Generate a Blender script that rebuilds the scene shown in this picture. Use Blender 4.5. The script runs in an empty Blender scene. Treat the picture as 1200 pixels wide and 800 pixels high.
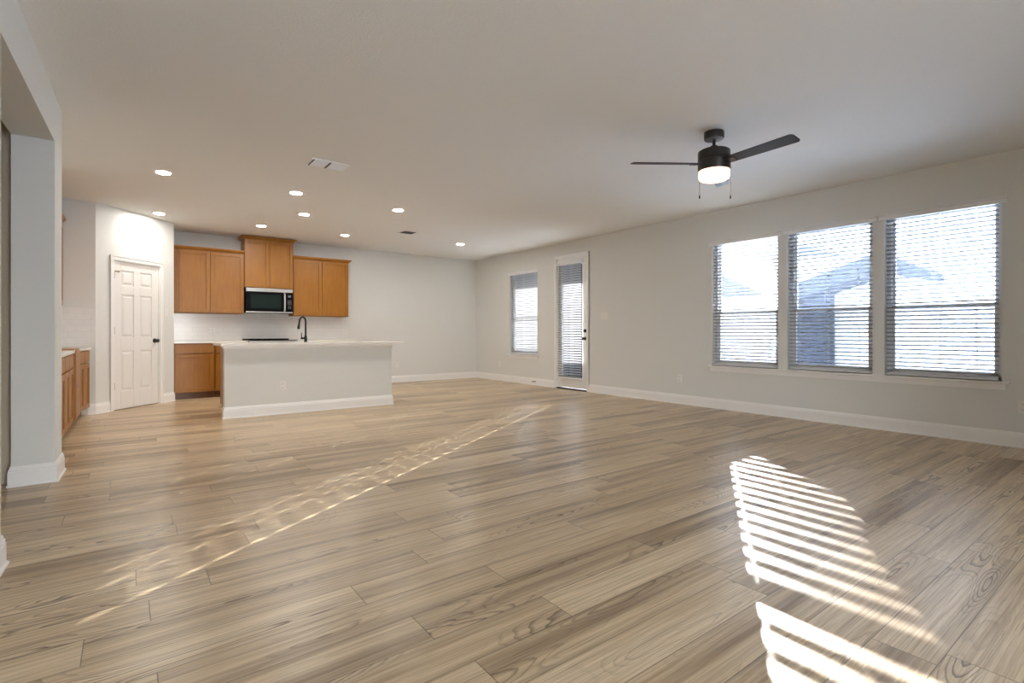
import bpy, bmesh, math, random
from mathutils import Vector, Matrix
PI = math.pi
random.seed(4)
S = bpy.context.scene
C = S.collection

# ------------------------------------------------------------------ camera
H = 2.74
YAW = math.atan(449 / 601)
cam = bpy.data.cameras.new('camera')
co = bpy.data.objects.new('camera', cam); C.objects.link(co)
co.location = (0, 0, 1.054)
co.rotation_euler = (PI / 2, 0, -YAW)
cam.sensor_width = 36; cam.lens = 601 / 1200 * 36
cam.shift_y = -10.5 / 1200
cam.clip_start = .05
S.camera = co
# ------------------------------------------------------------------ light and exposure
SUN_DIR = Vector((.845, .534, .2433)).normalized()      # towards the sun
SUN_STRENGTH = 42
SKY_STRENGTH = 17
CAN_STRENGTH = 200
FAN_STRENGTH = 2.0
EXPOSURE = 0.7
w = bpy.data.worlds.new('sky'); S.world = w; w.use_nodes = True
nt = w.node_tree; nt.nodes.clear()
out = nt.nodes.new('ShaderNodeOutputWorld'); bg = nt.nodes.new('ShaderNodeBackground')
tc = nt.nodes.new('ShaderNodeTexCoord'); sp = nt.nodes.new('ShaderNodeSeparateXYZ'); rp = nt.nodes.new('ShaderNodeValToRGB')
nt.links.new(tc.outputs['Generated'], sp.inputs[0]); nt.links.new(sp.outputs['Z'], rp.inputs[0])
rp.color_ramp.elements[0].position = 0; rp.color_ramp.elements[0].color = (1, .97, .93, 1)
rp.color_ramp.elements[1].position = .7; rp.color_ramp.elements[1].color = (.5, .66, .95, 1)
e = rp.color_ramp.elements.new(.18); e.color = (.86, .93, 1, 1)
nt.links.new(rp.outputs[0], bg.inputs[0]); bg.inputs[1].default_value = SKY_STRENGTH
nt.links.new(bg.outputs[0], out.inputs[0])
sl = bpy.data.lights.new('sun', 'SUN'); sl.energy = SUN_STRENGTH; sl.angle = math.radians(.2); sl.color = (1, .98, .95)
so = bpy.data.objects.new('sun', sl); C.objects.link(so); so.location = (30, 20, 12)
so.rotation_euler = SUN_DIR.to_track_quat('Z', 'Y').to_euler()
S.view_settings.view_transform = 'Standard'; S.view_settings.look = 'None'
S.view_settings.exposure = EXPOSURE; S.view_settings.gamma = 1; S.view_settings.use_curve_mapping = False
S.cycles.use_denoising = True
S.cycles.max_bounces = 14; S.cycles.diffuse_bounces = 8; S.cycles.transparent_max_bounces = 16
S.cycles.sample_clamp_indirect = 8
S.cycles.caustics_reflective = False; S.cycles.caustics_refractive = False

# ------------------------------------------------------------------ materials
def srgb(r, g, b):
    f = lambda c: c / 12.92 if c <= .04045 else ((c + .055) / 1.055) ** 2.4
    return (f(r / 255), f(g / 255), f(b / 255), 1)
class NT:
    def __init__(s, name):
        s.m = bpy.data.materials.new(name); s.m.use_nodes = True; s.t = s.m.node_tree
        s.b = s.t.nodes['Principled BSDF']
    def n(s, typ, ins=None, **kw):
        nd = s.t.nodes.new(typ)
        for k, v in kw.items(): setattr(nd, k, v)
        for k, v in (ins or {}).items():
            if isinstance(v, bpy.types.NodeSocket): s.t.links.new(v, nd.inputs[k])
            else: nd.inputs[k].default_value = v
        return nd
    def math(s, op, a, b=0.0, c=0.0): return s.n('ShaderNodeMath', {0: a, 1: b, 2: c}, operation=op).outputs[0]
    def set(s, **kw):
        for k, v in kw.items():
            k = k.replace('_', ' ')
            if isinstance(v, bpy.types.NodeSocket): s.t.links.new(v, s.b.inputs[k])
            else: s.b.inputs[k].default_value = v
        return s
    def bump(s, height, strength, dist):
        b = s.n('ShaderNodeBump', {'Height': height, 'Strength': strength, 'Distance': dist}); s.set(Normal=b.outputs[0])
def plain(name, col, rough=.5, metal=0, spec=.5, noise=0, nscale=20, bump=0):
    t = NT(name); t.set(Roughness=rough, Metallic=metal); t.b.inputs['Specular IOR Level'].default_value = spec
    tc = t.n('ShaderNodeTexCoord'); nz = t.n('ShaderNodeTexNoise', {'Vector': tc.outputs['Object'], 'Scale': nscale, 'Detail': 3.0})
    k = noise
    mx = t.n('ShaderNodeMix', {0: nz.outputs[0]}, data_type='RGBA')
    mx.inputs[6].default_value = (*[c * (1 - k) for c in col[:3]], 1); mx.inputs[7].default_value = (*[min(1, c * (1 + k)) for c in col[:3]], 1)
    t.set(Base_Color=mx.outputs[2])
    if bump: t.bump(nz.outputs[0], bump, .002)
    return t.m
M = {}
def paint(name, col, scale=55, strength=.35):
    t = NT(name); t.set(Base_Color=col, Roughness=.75); t.b.inputs['Specular IOR Level'].default_value = .25
    tc = t.n('ShaderNodeTexCoord')
    n1 = t.n('ShaderNodeTexNoise', {'Vector': tc.outputs['Object'], 'Scale': scale, 'Detail': 4.0, 'Roughness': .6})
    t.bump(n1.outputs[0], strength, .004)
    return t.m
M['wall'] = paint('wall_paint', (.725, .735, .715, 1), 55, .2)
M['ceiling'] = paint('ceiling_paint', (.83, .84, .83, 1), 70, .45)
M['trim'] = plain('white_trim', (.86, .86, .85, 1), .35, noise=.01)
M['door'] = plain('white_door', (.82, .81, .79, 1), .4, noise=.01)
M['vinyl'] = plain('white_vinyl', (.82, .83, .84, 1), .35)
M['plate'] = plain('white_plate', (.80, .79, .77, 1), .3)
M['black'] = plain('matte_black', (.012, .012, .013, 1), .38)
M['slot'] = plain('dark_slot', (.05, .05, .05, 1), .6)
M['blade'] = plain('blade_black', (.016, .018, .022, 1), .5, spec=.25, noise=.1, nscale=40)
M['fanmetal'] = plain('fan_bronze_black', (.018, .015, .014, 1), .35)
M['steel'] = plain('stainless', (.62, .61, .60, 1), .28, 1.0, noise=.05, nscale=90)
M['chrome'] = plain('nickel', (.45, .44, .42, 1), .3, 1.0)
M['blackglass'] = plain('black_glass', (.006, .007, .008, 1), .08, spec=.2)
M['display'] = plain('display_grey', (.20, .22, .25, 1), .2)
M['quartz'] = plain('quartz', (.80, .78, .74, 1), .18, noise=.03, nscale=120)
M['bronze'] = plain('threshold_bronze', (.07, .045, .03, 1), .45, .6)
M['vent'] = plain('vent_white', (.93, .94, .95, 1), .35)
M['cord'] = plain('white_cord', (.80, .80, .80, 1), .6)
M['wand'] = plain('wand_grey', (.30, .31, .33, 1), .3)
M['brass'] = plain('aged_brass', (.30, .22, .10, 1), .4, 1.0)

def tile_mat():
    t = NT('white_subway_tile'); t.set(Roughness=.14); t.b.inputs['Specular IOR Level'].default_value = .35
    tc = t.n('ShaderNodeTexCoord'); s = t.n('ShaderNodeSeparateXYZ', {0: tc.outputs['Object']})
    xy = t.math('ADD', s.outputs[0], s.outputs[1])
    v = t.n('ShaderNodeCombineXYZ', {0: xy, 1: s.outputs[2]})
    br = t.n('ShaderNodeTexBrick', {'Vector': v.outputs[0], 'Color1': (.80, .795, .78, 1), 'Color2': (.78, .775, .76, 1), 'Mortar': (.70, .69, .67, 1),
             'Scale': 1.0, 'Mortar Size': .0018, 'Brick Width': .152, 'Row Height': .0762})
    t.set(Base_Color=br.outputs[0])
    t.bump(t.math('SUBTRACT', 1.0, br.outputs[1]), .4, .002)
    return t.m
M['tile'] = tile_mat()

def cab_mat(name, c1, c2):
    t = NT(name); t.set(Roughness=.38)
    tc = t.n('ShaderNodeTexCoord'); mp = t.n('ShaderNodeMapping', {0: tc.outputs['Object'], 'Scale': (14, 14, 1.4)})
    n1 = t.n('ShaderNodeTexNoise', {'Vector': mp.outputs[0], 'Scale': 2.2, 'Detail': 5.0, 'Roughness': .6})
    n2 = t.n('ShaderNodeTexNoise', {'Vector': tc.outputs['Object'], 'Scale': 3.0, 'Detail': 2.0})
    f = t.math('ADD', t.math('MULTIPLY', n1.outputs[0], .65), t.math('MULTIPLY', n2.outputs[0], .35))
    r = t.n('ShaderNodeValToRGB', {0: f}); r.color_ramp.elements[0].position = .3; r.color_ramp.elements[1].position = .72
    r.color_ramp.elements[0].color = c2; r.color_ramp.elements[1].color = c1
    t.set(Base_Color=r.outputs[0]); t.bump(n1.outputs[0], .08, .001)
    return t.m
M['cab'] = cab_mat('honey_maple', (.37, .156, .018, 1), (.275, .104, .010, 1))
M['cabshade'] = cab_mat('shaded_maple_toe_kick', (.17, .075, .022, 1), (.12, .05, .014, 1))  # maple darkened so the colour carries the shade of the toe recess

def floor_mat():
    t = NT('oak_vinyl_planks')
    tc = t.n('ShaderNodeTexCoord'); s = t.n('ShaderNodeSeparateXYZ', {0: tc.outputs['Object']})
    X, Y = s.outputs[0], s.outputs[1]
    W, L = .1795, 1.22
    yv = t.math('DIVIDE', t.math('SUBTRACT', Y, .6747), W)
    row = t.math('FLOOR', yv); fy = t.math('FRACT', yv)
    rr = t.n('ShaderNodeTexWhiteNoise', {'W': t.math('ADD', row, 13.37)}, noise_dimensions='1D').outputs[0]
    xv = t.math('ADD', t.math('DIVIDE', X, L), t.math('MULTIPLY', rr, 7.0))
    col = t.math('FLOOR', xv); fx = t.math('FRACT', xv)
    idv = t.n('ShaderNodeCombineXYZ', {0: row, 1: col, 2: 3.1})
    wn = t.n('ShaderNodeTexWhiteNoise', {'Vector': idv.outputs[0]}, noise_dimensions='3D')
    sc = t.n('ShaderNodeSeparateColor', {0: wn.outputs[1]})
    r1, r2, r3 = sc.outputs[0], sc.outputs[1], sc.outputs[2]
    # grain coordinates, shifted plank by plank
    gx = t.math('ADD', X, t.math('MULTIPLY', r1, 61.0)); gy = t.math('ADD', Y, t.math('MULTIPLY', r2, 47.0))
    fine = t.n('ShaderNodeTexNoise', {'Vector': t.n('ShaderNodeCombineXYZ', {0: t.math('MULTIPLY', gx, 1.6), 1: t.math('MULTIPLY', gy, 75.0), 2: r3}).outputs[0], 'Scale': 1.0, 'Detail': 5.0, 'Roughness': .65})
    fin2 = t.n('ShaderNodeTexNoise', {'Vector': t.n('ShaderNodeCombineXYZ', {0: t.math('MULTIPLY', gx, 3.0), 1: t.math('MULTIPLY', gy, 210.0), 2: r2}).outputs[0], 'Scale': 1.0, 'Detail': 3.0, 'Roughness': .6})
    band = t.n('ShaderNodeTexNoise', {'Vector': t.n('ShaderNodeCombineXYZ', {0: t.math('MULTIPLY', gx, .55), 1: t.math('MULTIPLY', gy, 13.0), 2: r3}).outputs[0], 'Scale': 1.0, 'Detail': 2.0})
    cath = t.n('ShaderNodeTexNoise', {'Vector': t.n('ShaderNodeCombineXYZ', {0: t.math('MULTIPLY', gx, 1.15), 1: t.math('MULTIPLY', gy, 8.0), 2: r3}).outputs[0], 'Scale': 1.0, 'Detail': 1.5, 'Roughness': .35})
    ring = t.math('FRACT', t.math('ADD', t.math('MULTIPLY', cath.outputs[0], 25.0), t.math('MULTIPLY', fine.outputs[0], .5)))
    rl = t.n('ShaderNodeValToRGB', {0: ring})
    rl.color_ramp.elements[0].position = 0; rl.color_ramp.elements[0].color = (1, 1, 1, 1)
    rl.color_ramp.elements[1].position = .34; rl.color_ramp.elements[1].color = (0, 0, 0, 1)
    e = rl.color_ramp.elements.new(.10); e.color = (.75, .75, .75, 1)
    e = rl.color_ramp.elements.new(.93); e.color = (0, 0, 0, 1)
    e = rl.color_ramp.elements.new(1.0); e.color = (1, 1, 1, 1)
    # rings only on part of the planks, only where the grain opens
    mask = t.n('ShaderNodeMapRange', {0: cath.outputs[0], 1: .50, 2: .66, 3: 0.0, 4: 1.0})
    pick = t.n('ShaderNodeMapRange', {0: r3, 1: .35, 2: .75, 3: .25, 4: 1.0})
    ringf = t.math('MULTIPLY', t.math('MULTIPLY', rl.outputs[0], mask.outputs[0]), t.math('MULTIPLY', pick.outputs[0], .85))
    tone = t.n('ShaderNodeValToRGB', {0: t.math('ADD', t.math('MULTIPLY', r1, .62), t.math('MULTIPLY', t.math('SUBTRACT', band.outputs[0], .37), 1.45))})
    cr = tone.color_ramp
    cr.elements[0].position = .0; cr.elements[0].color = FLOOR_DARK
    cr.elements[1].position = 1.0; cr.elements[1].color = FLOOR_LIGHT
    e = cr.elements.new(.45); e.color = FLOOR_MID
    g = t.n('ShaderNodeMix', {0: t.n('ShaderNodeMapRange', {0: fine.outputs[0], 1: .36, 2: .66, 3: .0, 4: .8}).outputs[0], 6: tone.outputs[0]}, data_type='RGBA', blend_type='MULTIPLY')
    g.inputs[7].default_value = (.62, .54, .45, 1)
    gf = t.n('ShaderNodeMix', {0: t.n('ShaderNodeMapRange', {0: fin2.outputs[0], 1: .48, 2: .72, 3: .0, 4: .66}).outputs[0], 6: g.outputs[2]}, data_type='RGBA', blend_type='MULTIPLY')
    gf.inputs[7].default_value = (.50, .40, .31, 1)
    g2 = t.n('ShaderNodeMix', {0: ringf, 6: gf.outputs[2]}, data_type='RGBA'); g2.inputs[7].default_value = (.085, .055, .035, 1)
    # knots
    vo = t.n('ShaderNodeTexVoronoi', {'Vector': t.n('ShaderNodeCombineXYZ', {0: t.math('MULTIPLY', gx, 3.2), 1: t.math('MULTIPLY', gy, 6.0), 2: r3}).outputs[0], 'Scale': 1.0, 'Randomness': 1.0})
    kc = t.n('ShaderNodeSeparateColor', {0: vo.outputs['Color']})
    kn = t.n('ShaderNodeMapRange', {0: vo.outputs['Distance'], 1: .03, 2: .075, 3: 1.0, 4: .0})
    knf = t.math('MULTIPLY', t.math('MULTIPLY', kn.outputs[0], t.math('GREATER_THAN', kc.outputs[0], .5)), .7)
    g3 = t.n('ShaderNodeMix', {0: knf, 6: g2.outputs[2]}, data_type='RGBA'); g3.inputs[7].default_value = (.07, .04, .022, 1)
    # joints
    ey = t.math('MULTIPLY', t.math('MINIMUM', fy, t.math('SUBTRACT', 1.0, fy)), W)
    ex = t.math('MULTIPLY', t.math('MINIMUM', fx, t.math('SUBTRACT', 1.0, fx)), L)
    ed = t.math('MINIMUM', ex, ey)
    jt = t.n('ShaderNodeMapRange', {0: ed, 1: .0008, 2: .0024, 3: .72, 4: .0})
    g4 = t.n('ShaderNodeMix', {0: jt.outputs[0], 6: g3.outputs[2]}, data_type='RGBA'); g4.inputs[7].default_value = (.05, .036, .026, 1)
    t.set(Base_Color=g4.outputs[2])
    t.set(Roughness=t.n('ShaderNodeMapRange', {0: fine.outputs[0], 1: .3, 2: .7, 3: .26, 4: .38}).outputs[0])
    t.b.inputs['Specular IOR Level'].default_value = .52
    hgt = t.math('SUBTRACT', t.math('MULTIPLY', fine.outputs[0], .25), jt.outputs[0])
    t.bump(hgt, .12, .003)
    return t.m
FLOOR_DARK = (.32, .23, .140, 1); FLOOR_MID = (.66, .52, .340, 1); FLOOR_LIGHT = (.80, .66, .46, 1)
M['floor'] = floor_mat()

def glass_mat():
    t = NT('window_glass'); t.t.nodes.remove(t.b)
    o = t.t.nodes['Material Output']
    tr = t.n('ShaderNodeBsdfTransparent'); gl = t.n('ShaderNodeBsdfGlossy', {'Roughness': 0.0})
    fr = t.n('ShaderNodeFresnel', {'IOR': 1.45})
    mx = t.n('ShaderNodeMixShader', {0: fr.outputs[0], 1: tr.outputs[0], 2: gl.outputs[0]})
    t.t.links.new(mx.outputs[0], o.inputs[0]); return t.m
M['glass'] = glass_mat()
def screen_mat():
    t = NT('insect_screen_mesh'); o = t.t.nodes['Material Output']; t.set(Base_Color=(.03, .03, .032, 1), Roughness=.8)
    tr = t.n('ShaderNodeBsdfTransparent'); mx = t.n('ShaderNodeMixShader', {0: .5, 1: tr.outputs[0], 2: t.b.outputs[0]})
    t.t.links.new(mx.outputs[0], o.inputs[0]); return t.m
M['screen'] = screen_mat()
def slat_mat():
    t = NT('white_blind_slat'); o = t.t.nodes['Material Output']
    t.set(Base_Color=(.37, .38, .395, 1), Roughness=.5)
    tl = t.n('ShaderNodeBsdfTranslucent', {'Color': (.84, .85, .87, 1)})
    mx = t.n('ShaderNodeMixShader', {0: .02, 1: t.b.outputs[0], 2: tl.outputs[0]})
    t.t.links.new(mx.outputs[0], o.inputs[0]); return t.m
M['slat'] = slat_mat()
def emit(name, col, s):
    t = NT(name); t.set(Base_Color=col, Roughness=.4); t.b.inputs['Emission Color'].default_value = col; t.b.inputs['Emission Strength'].default_value = s
    return t.m
M['can'] = emit('downlight_lens', (1, .94, .865, 1), CAN_STRENGTH)
M['fanlight'] = emit('fan_light_glass', (1, .64, .44, 1), FAN_STRENGTH)
M['siding'] = plain('white_siding', (.72, .71, .70, 1), .8, noise=.02)
M['darksiding'] = plain('slate_blue_siding', (.042, .055, .082, 1), .8, noise=.05)
M['shingle'] = plain('slate_shingle', (.03, .038, .055, 1), .9, noise=.25, nscale=9)
M['paleshingle'] = plain('pale_shingle', (.08, .092, .12, 1), .9, noise=.1, nscale=9)
M['fence'] = plain('pale_cedar_fence', (.62, .58, .53, 1), .8, noise=.1, nscale=4)
M['post'] = plain('patio_post_paint', (.03, .038, .055, 1), .6)
M['bounce_ground'] = plain('pale_bounce_ground', (.72, .71, .69, 1), .95, noise=.25, nscale=3)  # unseen ground, made pale to bounce daylight up to the ceiling
M['concrete'] = plain('concrete', (.55, .54, .52, 1), .85, noise=.06, nscale=5)
M['hall'] = paint('hall_shade_paint', (.52, .46, .36, 1))  # khaki puts the shade of the hall into the wall colour

# ------------------------------------------------------------------ mesh helpers
def nb(): return bmesh.new()
def bx(bm, x0, x1, y0, y1, z0, z1, mat=None):
    vs = [bm.verts.new(p) for p in ((x0,y0,z0),(x1,y0,z0),(x1,y1,z0),(x0,y1,z0),(x0,y0,z1),(x1,y0,z1),(x1,y1,z1),(x0,y1,z1))]
    for f in ((3,2,1,0),(4,5,6,7),(0,1,5,4),(1,2,6,5),(2,3,7,6),(3,0,4,7)): bm.faces.new([vs[i] for i in f])
    if mat is not None:
        for v in vs: v.co = mat @ v.co
    return vs
def lathe(bm, prof, cx=0, cy=0, n=40, mat=None, arc=None):
    rings = []
    for r, z in prof:
        if r < 1e-6: rings.append([bm.verts.new((cx, cy, z))])
        else: rings.append([bm.verts.new((cx + r * math.cos(2*PI*i/n), cy + r * math.sin(2*PI*i/n), z)) for i in range(n)])
    allv = [v for r in rings for v in r]
    for a, b in zip(rings, rings[1:]):
        if len(a) == 1 and len(b) == 1: continue
        for i in range(n):
            j = (i + 1) % n
            if len(a) == 1: bm.faces.new((a[0], b[j], b[i]))
            elif len(b) == 1: bm.faces.new((a[i], a[j], b[0]))
            else: bm.faces.new((a[i], a[j], b[j], b[i]))
    if mat is not None:
        for v in allv: v.co = mat @ v.co
def prism(bm, pts, a, b, axis):
    """polygon pts extruded along axis ('x','y','z') from a to b; pts are the other two coordinates in xyz order"""
    def P(p, t):
        return {'x': (t, p[0], p[1]), 'y': (p[0], t, p[1]), 'z': (p[0], p[1], t)}[axis]
    A = [bm.verts.new(P(p, a)) for p in pts]; B = [bm.verts.new(P(p, b)) for p in pts]
    n = len(pts)
    bm.faces.new(A); bm.faces.new(list(reversed(B)))
    for i in range(n): bm.faces.new((A[i], B[i], B[(i+1) % n], A[(i+1) % n]))
def tube(bm, pts, r, n=12):
    pts = [Vector(p) for p in pts]; rings = []
    rad = r if isinstance(r, (list, tuple)) else [r] * len(pts)
    up = None
    for i, p in enumerate(pts):
        d = (pts[min(i+1, len(pts)-1)] - pts[max(i-1, 0)]).normalized()
        if up is None:
            up = Vector((0, 0, 1)) if abs(d.z) < .9 else Vector((1, 0, 0))
        s = d.cross(up).normalized(); up = s.cross(d).normalized()
        rings.append([bm.verts.new(p + rad[i] * (math.cos(2*PI*k/n) * s + math.sin(2*PI*k/n) * up)) for k in range(n)])
    for a, b in zip(rings, rings[1:]):
        for k in range(n): bm.faces.new((a[k], a[(k+1) % n], b[(k+1) % n], b[k]))
    bm.faces.new(list(reversed(rings[0]))); bm.faces.new(rings[-1])
def sweep(bm, prof, path, side=1):
    """prof (t, z) swept along a floor path (x, y); t grows to the left of travel for side = 1"""
    P = [Vector(p) for p in path]; rings = []
    for i, p in enumerate(P):
        ds = []
        if i > 0: ds.append((P[i] - P[i-1]).normalized())
        if i < len(P) - 1: ds.append((P[i+1] - P[i]).normalized())
        ns = [Vector((-d.y, d.x)) * side for d in ds]
        m = ns[0] if len(ns) == 1 else (ns[0] + ns[1]).normalized()
        k = 1 / max(.3, m.dot(ns[0]))
        rings.append([bm.verts.new((p.x + m.x*k*t, p.y + m.y*k*t, z)) for t, z in prof])
    n = len(prof)
    for a, b in zip(rings, rings[1:]):
        for k in range(n): bm.faces.new((a[k], a[(k+1) % n], b[(k+1) % n], b[k]))
    bm.faces.new(rings[0]); bm.faces.new(list(reversed(rings[-1])))
def obj(name, bm, mat, parent=None, origin=None, bevel=0, smooth=False, seg=2, **props):
    """links bm as one mesh object; coordinates are the parent's own space (world when top-level)"""
    bmesh.ops.recalc_face_normals(bm, faces=bm.faces[:])
    if origin is not None:
        for v in bm.verts: v.co -= Vector(origin)
    me = bpy.data.meshes.new(name); bm.to_mesh(me); bm.free()
    me.materials.append(M[mat] if isinstance(mat, str) else mat)
    o = bpy.data.objects.new(name, me); C.objects.link(o)
    if origin is not None: o.location = origin
    if parent is not None: o.parent = parent
    if smooth:
        for p in me.polygons: p.use_smooth = True
        md = o.modifiers.new('edges', 'EDGE_SPLIT'); md.split_angle = math.radians(38)
    if bevel:
        md = o.modifiers.new('bevel', 'BEVEL'); md.width = bevel; md.segments = seg; md.limit_method = 'ANGLE'; md.angle_limit = math.radians(40)
    for k, v in props.items(): o[k] = v
    return o
def thing(name, label, cat, loc=(0,0,0), rz=0, group=None):
    o = bpy.data.objects.new(name, None); C.objects.link(o); o.empty_display_size = .1
    o.location = loc; o.rotation_euler = (0, 0, rz); o['label'] = label; o['category'] = cat; o['kind'] = 'thing'
    if group: o['group'] = group
    return o
def setting(name, bm, mat, parent=None, label=None, cat=None, **kw):
    o = obj(name, bm, mat, parent, **kw)
    if parent is None:
        o['kind'] = 'structure'
        if label: o['label'] = label
        if cat: o['category'] = cat
    return o
def snode(name, label, cat, loc=(0,0,0), rz=0):
    o = thing(name, label, cat, loc, rz); o['kind'] = 'structure'; return o
def copy_tree(o, parent=None):
    c = o.copy(); C.objects.link(c)
    if parent is not None: c.parent = parent
    for ch in list(o.children): copy_tree(ch, c)
    return c

# ------------------------------------------------------------------ room shell
XR, YB = 6.54, 10.17            # right wall and back wall faces
XK = -1.02                      # kitchen left wall face
REAR = -3.5
def lx(y): return -.462 + (y - 3.3) * .027     # left wall face (turned slightly off square to fit image pixels)
bm = nb(); bx(bm, -3.2, XR + .16, REAR - .16, YB + .16, -.12, 0)
setting('floor', bm, 'floor', label='light oak vinyl plank floor running through the whole room', cat='floor')
bm = nb(); bx(bm, -3.2, XR + .16, REAR - .16, YB + .16, H, H + .14)
setting('ceiling', bm, 'ceiling', label='textured off white ceiling over the open room', cat='ceiling')
# right wall with four window openings and the patio door opening
WZ0, WZ1 = .595, 2.328
WIN = [(3.165, 4.075), (2.142, 3.053), (1.099, 2.031)]     # triple window, far to near
W4 = (7.905, 8.83)
DY0, DY1, DZ = 6.515, 7.335, 2.452
holes = [(a, b, WZ0, WZ1) for a, b in WIN + [W4]] + [(DY0, DY1, 0, DZ)]
def wall_cells(bm, u0, u1, z0, z1, holes, put):
    us = sorted({u0, u1, *[h[0] for h in holes], *[h[1] for h in holes]})
    for a, b in zip(us, us[1:]):
        hs = sorted([h for h in holes if h[0] < (a+b)/2 < h[1]], key=lambda h: h[2])
        z = z0
        for h in hs:
            if h[2] > z: put(a, b, z, h[2])
            z = h[3]
        if z < z1: put(a, b, z, z1)
bm = nb(); wall_cells(bm, REAR - .16, YB + .16, 0, H, holes, lambda a, b, z0, z1: bx(bm, XR, XR + .16, a, b, z0, z1))
setting('wall_right', bm, 'wall', label='long greige wall with the windows and the patio door', cat='wall')
bm = nb(); bx(bm, XK - .16, XR, YB, YB + .16, 0, H)
setting('wall_back', bm, 'wall', label='far greige wall behind the kitchen', cat='wall')
# left wall: near pier, header over the opening, column
OY0, OY1, CY1, OZ = 3.24, 4.85, 5.20, 2.41
def slab(bm, y0, y1, z0, z1, t=.225):
    pts = [(lx(y0), y0), (lx(y1), y1), (lx(y1) - t, y1), (lx(y0) - t, y0)]
    prism(bm, pts, z0, z1, 'z')
bm = nb(); slab(bm, REAR, OY0, 0, H); slab(bm, OY0, OY1, OZ, H); slab(bm, OY1, CY1, 0, H)
setting('wall_left', bm, 'wall', label='near left wall with a squared opening and end column', cat='wall')
# hall beyond the opening and kitchen side walls
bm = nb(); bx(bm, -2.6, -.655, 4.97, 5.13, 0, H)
setting('wall_hall', bm, 'hall', label='hall wall seen through the opening, coloured khaki for its shade', cat='wall')
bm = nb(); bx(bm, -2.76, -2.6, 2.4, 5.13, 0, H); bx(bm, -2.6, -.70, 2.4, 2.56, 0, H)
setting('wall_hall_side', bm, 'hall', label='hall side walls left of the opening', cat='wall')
bm = nb(); bx(bm, XK - .16, XK, 5.13, YB, 0, H)
setting('wall_kitchen', bm, 'wall', label='kitchen wall behind the left cabinet run', cat='wall')
# corner pantry with its slanted wall
PA, PB = Vector((-.345, 8.53)), Vector((.555, 9.45))
PD = (PB - PA).normalized(); PANG = math.atan2(PD.y, PD.x); PL = (PB - PA).length
bm = nb(); bx(bm, XK, PA.x, 8.53, 8.65, 0, H); bx(bm, PB.x - .12, PB.x, PB.y, YB, 0, H)
def pl(bm, a, b, z0, z1, t0=0, t1=.12):
    m = Matrix.Translation((PA.x, PA.y, 0)) @ Matrix.Rotation(PANG, 4, 'Z')
    bx(bm, a, b, t0, t1, z0, z1, m)
DS0, DS1, DH = .255, 1.015, 2.035
n_ = Vector((-PD.y, PD.x)) * .12
pl(bm, .0, DS0, 0, H); pl(bm, DS1, PL, 0, H); pl(bm, DS0, DS1, DH, H)
setting('wall_pantry', bm, 'wall', label='corner pantry walls around the white six panel door', cat='wall')
# rear wall behind the camera; its unseen slider opening is added for daylight
bm = nb()
RW = [(.3, 2.1)]
wall_cells(bm, -.8, XR, 0, H, [(a, b, .06, 2.42) for a, b in RW], lambda a, b, z0, z1: bx(bm, a, b, REAR - .16, REAR, z0, z1))
setting('wall_rear', bm, 'wall', label='end wall with an unseen glass slider added for daylight', cat='wall')

# ------------------------------------------------------------------ outdoors
bm = nb(); bx(bm, XR + .16, 60, -40, 60, -.35, -.15)
setting('ground', bm, 'bounce_ground', label='unseen ground outside the windows, made pale to bounce daylight in', cat='yard')
bm = nb(); bx(bm, -30, XR + .16, -40, REAR - .16, -.35, -.15)
setting('ground_front', bm, 'concrete', label='pale paving outside the added end slider', cat='paving')
bm = nb(); bx(bm, XR + .16, 9.6, 5.4, 12.6, -.15, -.03)
setting('patio_slab', bm, 'concrete', label='concrete patio outside the glazed door', cat='patio')
t = thing('patio_cover', 'flat patio roof on square posts outside the glazed door', 'patio roof', (8, 9, -.03))
bm = nb(); bx(bm, -1.28, 1.25, -3.3, 3.6, 2.72, 2.92); obj('roof', bm, 'siding', t, bevel=.01)
for yy in (2.45, -3.1):
    bm = nb(); bx(bm, .95, 1.13, yy - .09, yy + .09, .02, 2.72); bx(bm, .91, 1.17, yy - .13, yy + .13, 0, .16); bx(bm, .91, 1.17, yy - .13, yy + .13, 2.6, 2.72)
    obj('post', bm, 'post', t, bevel=.006)
t = thing('garden_fence', 'pale board fence beyond the yard', 'fence', (11.2, 9, -.15))
bm = nb()
for k in range(70):
    y = -3.4 + k * .15
    bx(bm, 0, .02, y, y + .142, 0, 1.95 + .01 * random.random())
obj('boards', bm, 'fence', t)
bm = nb(); bx(bm, .02, .06, -3.4, 7.1, .3, .39); bx(bm, .02, .06, -3.4, 7.1, 1.6, 1.69); obj('rail', bm, 'fence', t)
for k in range(5):
    bm = nb(); bx(bm, .06, .15, -3.4 + k * 2.6, -3.31 + k * 2.6, 0, 1.9); obj('post', bm, 'fence', t)
t = thing('house', 'white sided neighbouring house with slate roofs behind the triple window', 'house', (14, 2, -.15))
bm = nb(); bx(bm, 0, 8, -9, 5.84, 0, 5.2); obj('wall', bm, 'siding', t)
bm = nb(); prism(bm, [(-.35, 5.2), (4, 7.4), (8.35, 5.2), (8.35, 5.05), (-.35, 5.05)], -9.3, 6.1, 'y'); obj('roof', bm, 'shingle', t)
bm = nb(); prism(bm, [(5.84, 0), (6.70, 0), (6.70, 2.94), (5.84, 3.25)], .2, 6, 'x'); obj('side_wing', bm, 'siding', t)
bm = nb(); prism(bm, [(5.15, 2.25), (6.52, 3.02), (6.72, 2.92), (6.72, 2.25)], -.30, -.02, 'x'); obj('porch_gable', bm, 'shingle', t)
bm = nb(); prism(bm, [(3.2, 3.10), (3.45, 3.18), (5.9, 4.25), (5.9, 3.25), (4.4, 3.2)], -.12, -.01, 'x'); obj('pent_roof', bm, 'paleshingle', t)
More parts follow.
